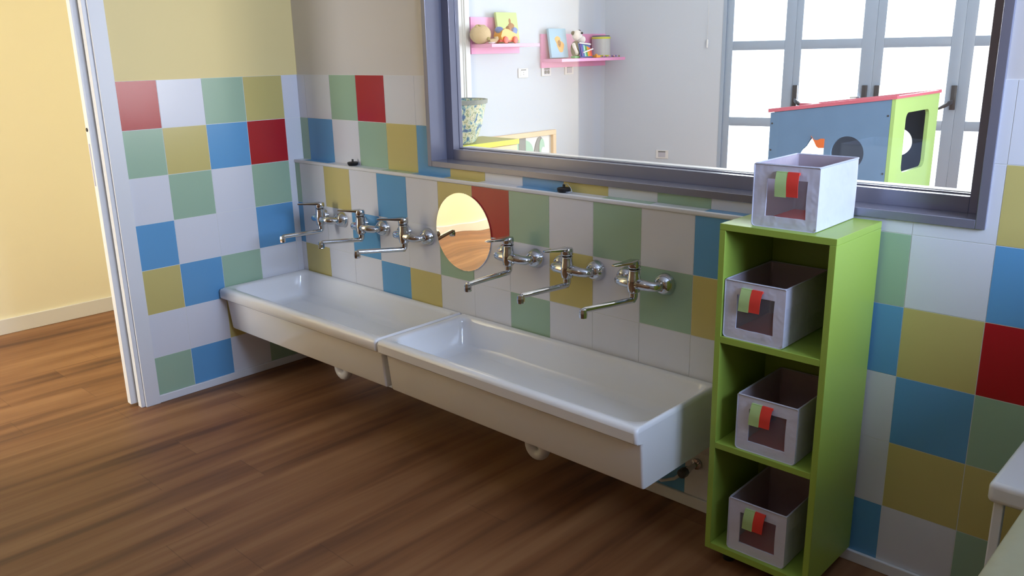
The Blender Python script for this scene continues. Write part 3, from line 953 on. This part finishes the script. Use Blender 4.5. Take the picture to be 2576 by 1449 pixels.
ZA, ZB = 1.5555, 1.4235
def canvas(y0, y1, zb, h, m_, label, fm):
    th_ = 0.025
    t = thing('picture_canvas', label, 'picture', (KX + 0.075, y0, zb), 0)
    t.rotation_euler = (0, R(-9), 0)
    MB().box((0, 0, 0.0045), (th_, y1 - y0, h), 0.003).build('canvas', m_, t)
    for (cy, cz, ry, rz_, r0) in fm:
        pts = [(cy + ry * math.cos(2 * math.pi * k / 20) * (1 + .18 * math.sin(6.28 * k / 20 * 3)), cz + rz_ * math.sin(2 * math.pi * k / 20)) for k in range(20)]
        MB().panel(pts, [], 'yz', 0.0012, None, Matrix.Translation((th_, 0, 0))).build('painted_figure', r0, t)
    return t
canvas(2.885, 3.130, ZA, 0.248, 'canvas_green', 'pale green canvas picture leaning behind the yellow toy car', [(0.16, 0.13, 0.035, 0.035, 'figure_tan'), (0.15, 0.17, 0.012, 0.03, 'figure_tan'), (0.10, 0.10, 0.03, 0.025, 'figure_orange'), (0.195, 0.10, 0.035, 0.03, 'toy_blue')])
canvas(3.535, 3.765, ZB, 0.256, 'canvas_blue', 'pale blue canvas picture with an orange figure on the corner pink shelf', [(0.105, 0.155, 0.035, 0.035, 'figure_orange'), (0.135, 0.10, 0.045, 0.05, 'figure_orange'), (0.12, 0.125, 0.022, 0.03, 'figure_tan')])

# plush
t = thing('plush_toy', 'round beige plush toy slumped beside the toy car on the pink shelf', 'plush toy', (KX + 0.105, 2.662, ZA)); t.scale = (1.15, 1.12, 1.12)
g = MB(); g.ellipsoid((0, 0, 0.066), (0.062, 0.088, 0.066), noise=0.01); g.ellipsoid((0.01, -0.035, 0.11), (0.022, 0.026, 0.024)); g.ellipsoid((0.0, 0.03, 0.112), (0.022, 0.024, 0.02))
g.build('body', 'plush_beige', t)
g = MB(); g.tube([(0.045, 0.04, 0.016), (0.06, 0.085, 0.022), (0.062, 0.094, 0.035), (0.06, 0.094, 0.048)], [0.018, 0.017, 0.018, 0.015], 14); g.build('paw', 'plush_beige', t)
g = MB(); g.ellipsoid((0.022, -0.034, 0.121), (0.010, 0.014, 0.011)); g.build('ear', 'olive_spot', t)
g = MB(); g.ellipsoid((0.056, 0.02, 0.036), (0.010, 0.014, 0.012)); g.build('nose', 'olive_spot', t)

# toy car
t = thing('toy_car', 'yellow plastic toy car with red wheels on the pink shelf', 'toy car', (KX + 0.168, 2.886, ZA)); t.scale = (1.15, 1.15, 1.18)
g = MB(); pts = [(-0.075, 0.025), (-0.085, 0.05), (-0.07, 0.085), (-0.045, 0.098), (-0.01, 0.094), (0.03, 0.078), (0.075, 0.062), (0.098, 0.045), (0.1, 0.028), (0.06, 0.022)]
g.panel(pts, [], 'yz', 0.075, None, Matrix.Translation((-0.0375, 0, 0)))
bmesh.ops.bevel(g.bm, geom=[e for e in g.bm.edges if e.calc_face_angle(0) > 1.2], offset=0.008, segments=3, affect='EDGES', profile=0.5)
g.build('car_body', 'toy_yellow', t, angle=50)
g = MB(); g.ellipsoid((0, -0.066, 0.090), (0.03, 0.032, 0.022)); g.build('spoiler', 'toy_blue', t)
MB().box((-0.034, -0.09, 0.010), (0.034, 0.05, 0.026), 0.004).build('chassis', 'toy_red', t)
MB().box((-0.036, 0.05, 0.008), (0.036, 0.095, 0.026), 0.006).build('bumper', 'toy_blue', t)
g = MB(); g.ellipsoid((0.01, 0.015, 0.098), (0.018, 0.018, 0.02)); g.build('driver_head', 'figure_tan', t)
for sx in (-0.040, 0.040):
    for yy in (-0.045, 0.052):
        MB().lathe([(0.012, -0.010), (0.022, -0.008), (0.024, 0.0), (0.022, 0.008), (0.010, 0.010)], (sx, yy, 0.0245), 'x', 20).build('wheel', 'toy_red', t)
tag(MB().lathe([(0.014, 0.0), (0.022, 0.005), (0.030, 0.013), (0.028, 0.014), (0.018, 0.007), (0.005, 0.005)], (KX + 0.2165, 2.674, ZA), 'z', 24).build('small_dish', 'plain_white'), 'small white dish at the front of the pink shelf beside the door casing', 'dish')

# spotted plush holding a rainbow xylophone
t = thing('plush_animal', 'black and white plush animal sitting behind the rainbow xylophone', 'plush toy', (KX + 0.13, 3.830, ZB)); t.scale = (1.05, 1.05, 1.05)
g = MB(); g.ellipsoid((0, -0.005, 0.075), (0.04, 0.05, 0.068)); g.build('body', 'plush_dark', t)
g = MB(); g.ellipsoid((0.012, 0.0, 0.185), (0.042, 0.044, 0.045)); g.ellipsoid((0.038, 0.028, 0.152), (0.032, 0.036, 0.032)); hd = g.build('head', 'plush_white', t)
g = MB(); g.tube([(0.01, -0.045, 0.115), (0.03, -0.062, 0.095), (0.035, -0.05, 0.07), (0.04, -0.04, 0.045), (0.045, -0.045, 0.035)], [0.015, 0.016, 0.014, 0.016, 0.012], 12); g.build('arm', 'plush_white', t)
for ey in (0.004, 0.018): MB().ellipsoid((0.054, ey, 0.204), (0.005, 0.006, 0.009), seg=10).build('eye', 'black_rubber', hd)
for ey, ez in ((-0.042, 0.205), (0.040, 0.215)): MB().ellipsoid((0.0, ey, ez), (0.012, 0.02, 0.018), seg=12).build('ear', 'plush_dark', hd)
t = thing('toy_xylophone', 'rainbow toy xylophone with two white mallets on the corner pink shelf', 'xylophone', (KX + 0.222, 3.795, ZB)); t.scale = (1.15, 1.15, 1.15)
t.rotation_euler = (R(0), R(-14), R(0))
cols = ['toy_purple', 'toy_blue', 'mint', 'toy_green', 'toy_yellow', 'orange', 'toy_red']
MB().box((-0.012, 0.0, 0.006), (-0.002, 0.135, 0.118), 0.003).build('xylophone_frame', 'toy_blue', t)
for k, c in enumerate(cols):
    MB().box((0.0, 0.004 + 0.0185 * k, 0.012), (0.006, 0.0205 + 0.0185 * k, 0.112 - 0.006 * k), 0.0015).build('tone_bar', c, t)
for (a, b) in (((0.012, -0.008, 0.114), (0.014, 0.122, 0.102)), ((0.012, 0.018, 0.040), (0.014, 0.140, 0.066))):
    MB().tube([a, b], 0.0055, 10).build('mallet', 'mallet_white', t)
g = MB(); g.box((-0.025, 0, 0), (0.025, 0.075, 0.020), 0.006)
o = g.build('toy_block', 'toy_green', loc=(KX + 0.17, 3.735, ZB)); tag(o, 'green toy block at the foot of the black and white plush', 'toy')
g = MB(); g.box((-0.02, 0, 0), (0.02, 0.06, 0.022), 0.006); g.ellipsoid((0, 0.02, 0.022), (0.014, 0.014, 0.012))
o = g.build('toy_duck', 'toy_yellow', loc=(KX + 0.222, 3.985, ZB)); o.name = 'toy_piece'; tag(o, 'small yellow toy piece to the right of the rainbow xylophone', 'toy')
# tin
t = thing('storage_tin', 'grey cylindrical tin with lime bands at the corner end of the pink shelf', 'tin', (KX + 0.112, 4.215, ZB)); t.scale = (0.9, 0.9, 1.1)
MB().lathe([(0.094, 0.0), (0.096, 0.002), (0.096, 0.168)], (0, 0, 0), 'z', 40).build('tin_wall', 'can_grey', t)
MB().lathe([(0.0965, 0.150), (0.0975, 0.151), (0.0975, 0.163), (0.0965, 0.164)], (0, 0, 0), 'z', 40, cap0=False, cap1=False).build('lime_band', 'lime_edge', t)
MB().lathe([(0.0965, 0.006), (0.0975, 0.007), (0.0975, 0.018), (0.0965, 0.019)], (0, 0, 0), 'z', 40, cap0=False, cap1=False).build('lime_band', 'lime_edge', t)
MB().lathe([(0.090, 0.1685), (0.088, 0.176), (0.004, 0.178)], (0, 0, 0), 'z', 32).build('tin_lid', 'dark_handle', t)
g = MB()
pts = [(KX + 0.215 + 0.012 * math.sin(k * 1.3), 4.06 + 0.029 * k, ZB + 0.008 + 0.004 * abs(math.sin(k * 0.9))) for k in range(11)]
g.tube(pts, 0.0012, 6, m='can_grey')
for k, p in enumerate(pts): g.ellipsoid(p, (0.0075,) * 3, m=('toy_purple', 'olive_spot', 'pink')[k % 3], seg=10)
tag(g.build('bead_string'), 'string of small beads lying in front of the grey tin', 'bead string')

# sockets and switches
def plate(name, label, mt, kind):
    t = bpy.data.objects.new(name, None); COL.objects.link(t); t.matrix_world = mt
    t['label'] = label; t['category'] = 'socket' if kind else 'switch'
    if 1: t['group'] = 'white wall plates in the playroom'
    MB().box((0, -0.062, -0.040), (0.008, 0.062, 0.040), 0.003).build('wall_plate', 'plastic_white', t)
    if kind == 'double':
        ins = MB().box((0.0082, -0.034, -0.026), (0.0095, 0.044, 0.030), 0.0005).build('insert', 'piping_grey', t)
        for yy in (-0.014, 0.024):
            MB().lathe([(0.016, 0.009), (0.016, 0.0108), (0.002, 0.0108)], (0, yy, -0.006), 'x', 18).build('socket_hole', 'socket_dark', ins)
        MB().box((0.0096, -0.03, 0.016), (0.0106, 0.04, 0.027), 0.0003).build('slot', 'socket_dark', ins)
    elif kind == 'single':
        ins = MB().box((0.0082, -0.034, -0.026), (0.0105, 0.034, 0.026), 0.0006).build('insert', 'plain_white', t)
        for zz in (0.006, -0.012):
            MB().lathe([(0.004, 0.0105), (0.004, 0.0112), (0.001, 0.0112)], (0, 0, zz), 'x', 12).build('socket_hole', 'socket_dark', ins)
        MB().box((0.0107, -0.03, 0.022), (0.013, 0.03, 0.030), 0.0005).build('cover_lip', 'socket_dark', t)
    else:
        MB().box((0.0082, -0.034, -0.026), (0.0115, 0.034, 0.020), 0.0006).build('insert', 'piping_grey', t)
        MB().box((0.0095, -0.036, 0.021), (0.015, 0.036, 0.030), 0.002).build('cover_lip', 'socket_dark', t)
    return t
plate('wall_socket', 'white wall socket below the gap between the two pink shelves', Matrix.Translation((KX, 3.263, 1.312)), 'single')
plate('wall_socket', 'white double wall socket with two grey round outlets under the pink corner shelf', Matrix.Translation((KX, 3.565, 1.317)), 'double')
plate('wall_socket', 'white wall socket with a grey cover, the one nearest the playroom corner', Matrix.Translation((KX, 3.882, 1.32)), 'cover')
plate('wall_socket', 'white wall socket low on the playroom wall left of the patio doors', Matrix.Translation(K0 + WD * 0.60 + Vector((0, 0, 0.524))) @ Matrix.Rotation(ANG - math.pi / 2, 4, 'Z'), 'cover')
# blind cord
pc = K0 + WD * 1.00 - WN * 0.02
t = thing('blind_cord', 'thin white blind cord with a weight hanging beside the patio doors', 'blind cord', (pc.x, pc.y, 1.49))
MB().tube([(0, 0, 0.07), (0, 0, 1.2)], 0.0015, 6).build('cord', 'plain_white', t)
MB().lathe([(0.006, 0.0), (0.008, 0.004), (0.008, 0.066), (0.005, 0.072)], (0, 0, 0), 'z', 12).build('weight', 'plain_white', t)

# ------------------------------------------------------------------ playhouse
t = thing('playhouse', 'blue and lime green wooden playhouse with a red edged roof in the playroom', 'playhouse', (1.46, 2.0, 0))
PW, PD = 0.639, 0.624          # blue front 1.46..2.099, lime side 2.0..2.624
zl, zr = 1.155, 1.240
hx = [(0.17, 0.945), (0.183, 0.969), (0.205, 0.990), (0.222, 1.020), (0.235, 1.038), (0.250, 1.018), (0.265, 0.992), (0.275, 0.985), (0.303, 0.987), (0.303, 0.945)]
circ = [(0.423 + 0.085 * math.cos(2 * math.pi * k / 32), 0.968 + 0.085 * math.sin(2 * math.pi * k / 32)) for k in range(32)]
g = MB(); g.panel([(0, 0), (PW - 0.019, 0), (PW - 0.019, zr - 0.003), (0, zl)], [hx, circ], 'xz', 0.018)
fr = g.build('front_panel', 'play_blue', t, smooth=False); fr['label'] = 'blue panel with two cut-outs'
def rr2(y0, y1, z0, z1, r):
    return [(p.x, p.y) for p in rrect(y0, y1, z0, z1, r, 0, 6)]
g = MB(); g.panel([(0.0, 0), (PD, 0), (PD, zr), (0, zr)], [rr2(0.155, 0.490, 0.868, 1.166, 0.035)], 'yz', 0.018, None, Matrix.Translation((PW - 0.018, 0, 0)))
sd_ = g.build('side_panel', 'play_lime', t, smooth=False); sd_['label'] = 'lime green panel with a rounded window'
circ2 = [(0.30 + 0.11 * math.cos(2 * math.pi * k / 32), 0.60 + 0.11 * math.sin(2 * math.pi * k / 32)) for k in range(32)]
g = MB(); g.panel([(0.018, 0), (PD - 0.018, 0), (PD - 0.018, 0.82), (0.33, 0.82), (0.33, 1.07), (PD - 0.018, 1.07), (PD - 0.018, zl), (0.018, zl)], [circ2], 'yz', 0.018, None, Matrix.Translation((0, 0, 0)))
g.build('side_panel', 'play_navy', t, smooth=False)
circ3 = [(0.455 + 0.075 * math.cos(2 * math.pi * k / 32), 0.973 + 0.075 * math.sin(2 * math.pi * k / 32)) for k in range(32)]
g = MB(); g.panel([(0.0185, 0), (PW - 0.019, 0), (PW - 0.019, zr - 0.003), (0.0185, zl), (0.0185, 1.07), (0.085, 1.07), (0.085, 0.82), (0.0185, 0.82)], [circ3], 'xz', 0.018, None, Matrix.Translation((0, PD - 0.018, 0)))
g.build('back_panel', 'play_navy', t, smooth=False)
g = MB(); g.panel([(0.012, zl + 0.002), (PW - 0.016, zr + 0.001), (PW - 0.016, zr + 0.009), (0.012, zl + 0.010)], [], 'xz', PD - 0.036, None, Matrix.Translation((0, 0.018, 0)))
g.build('roof_panel', 'plain_white', t, smooth=False)
g = MB()
for yy in (-0.006, PD - 0.016):
    g.panel([(-0.012, zl + 0.001), (PW + 0.006, zr + 0.001), (PW + 0.006, zr + 0.018), (-0.012, zl + 0.020)], [], 'xz', 0.022, None, Matrix.Translation((0, yy, 0)))
g.box((PW - 0.014, 0.0162, zr + 0.001), (PW + 0.0058, PD - 0.0162, zr + 0.014))
g.box((-0.008, 0.0162, zl + 0.003), (0.010, PD - 0.0162, zl + 0.016))
g.box((-0.13, PD - 0.012, zl - 0.004), (0.10, PD + 0.008, zl + 0.012))
g.build('roof_edge', 'play_red', t, smooth=False)
g = MB(); g.panel([(0.232, 1.046), (0.238, 1.036), (0.252, 1.026), (0.268, 1.026), (0.284, 1.034), (0.304, 1.034), (0.303, 0.988), (0.276, 0.986), (0.264, 0.994), (0.250, 1.019), (0.238, 1.038)], [], 'xz', 0.004, None, Matrix.Translation((0, -0.0042, 0)))
g.build('flag_cutout', 'orange', t, smooth=False)
for bx_, bz_ in ((0.012, 1.10), (0.012, 0.96), (PW - 0.03, 1.16), (PW - 0.03, 0.88)):
    MB().lathe([(0.005, -0.002), (0.005, 0.0)], (bx_, 0, bz_), 'y', 10).build('bolt', 'dark_handle', fr)
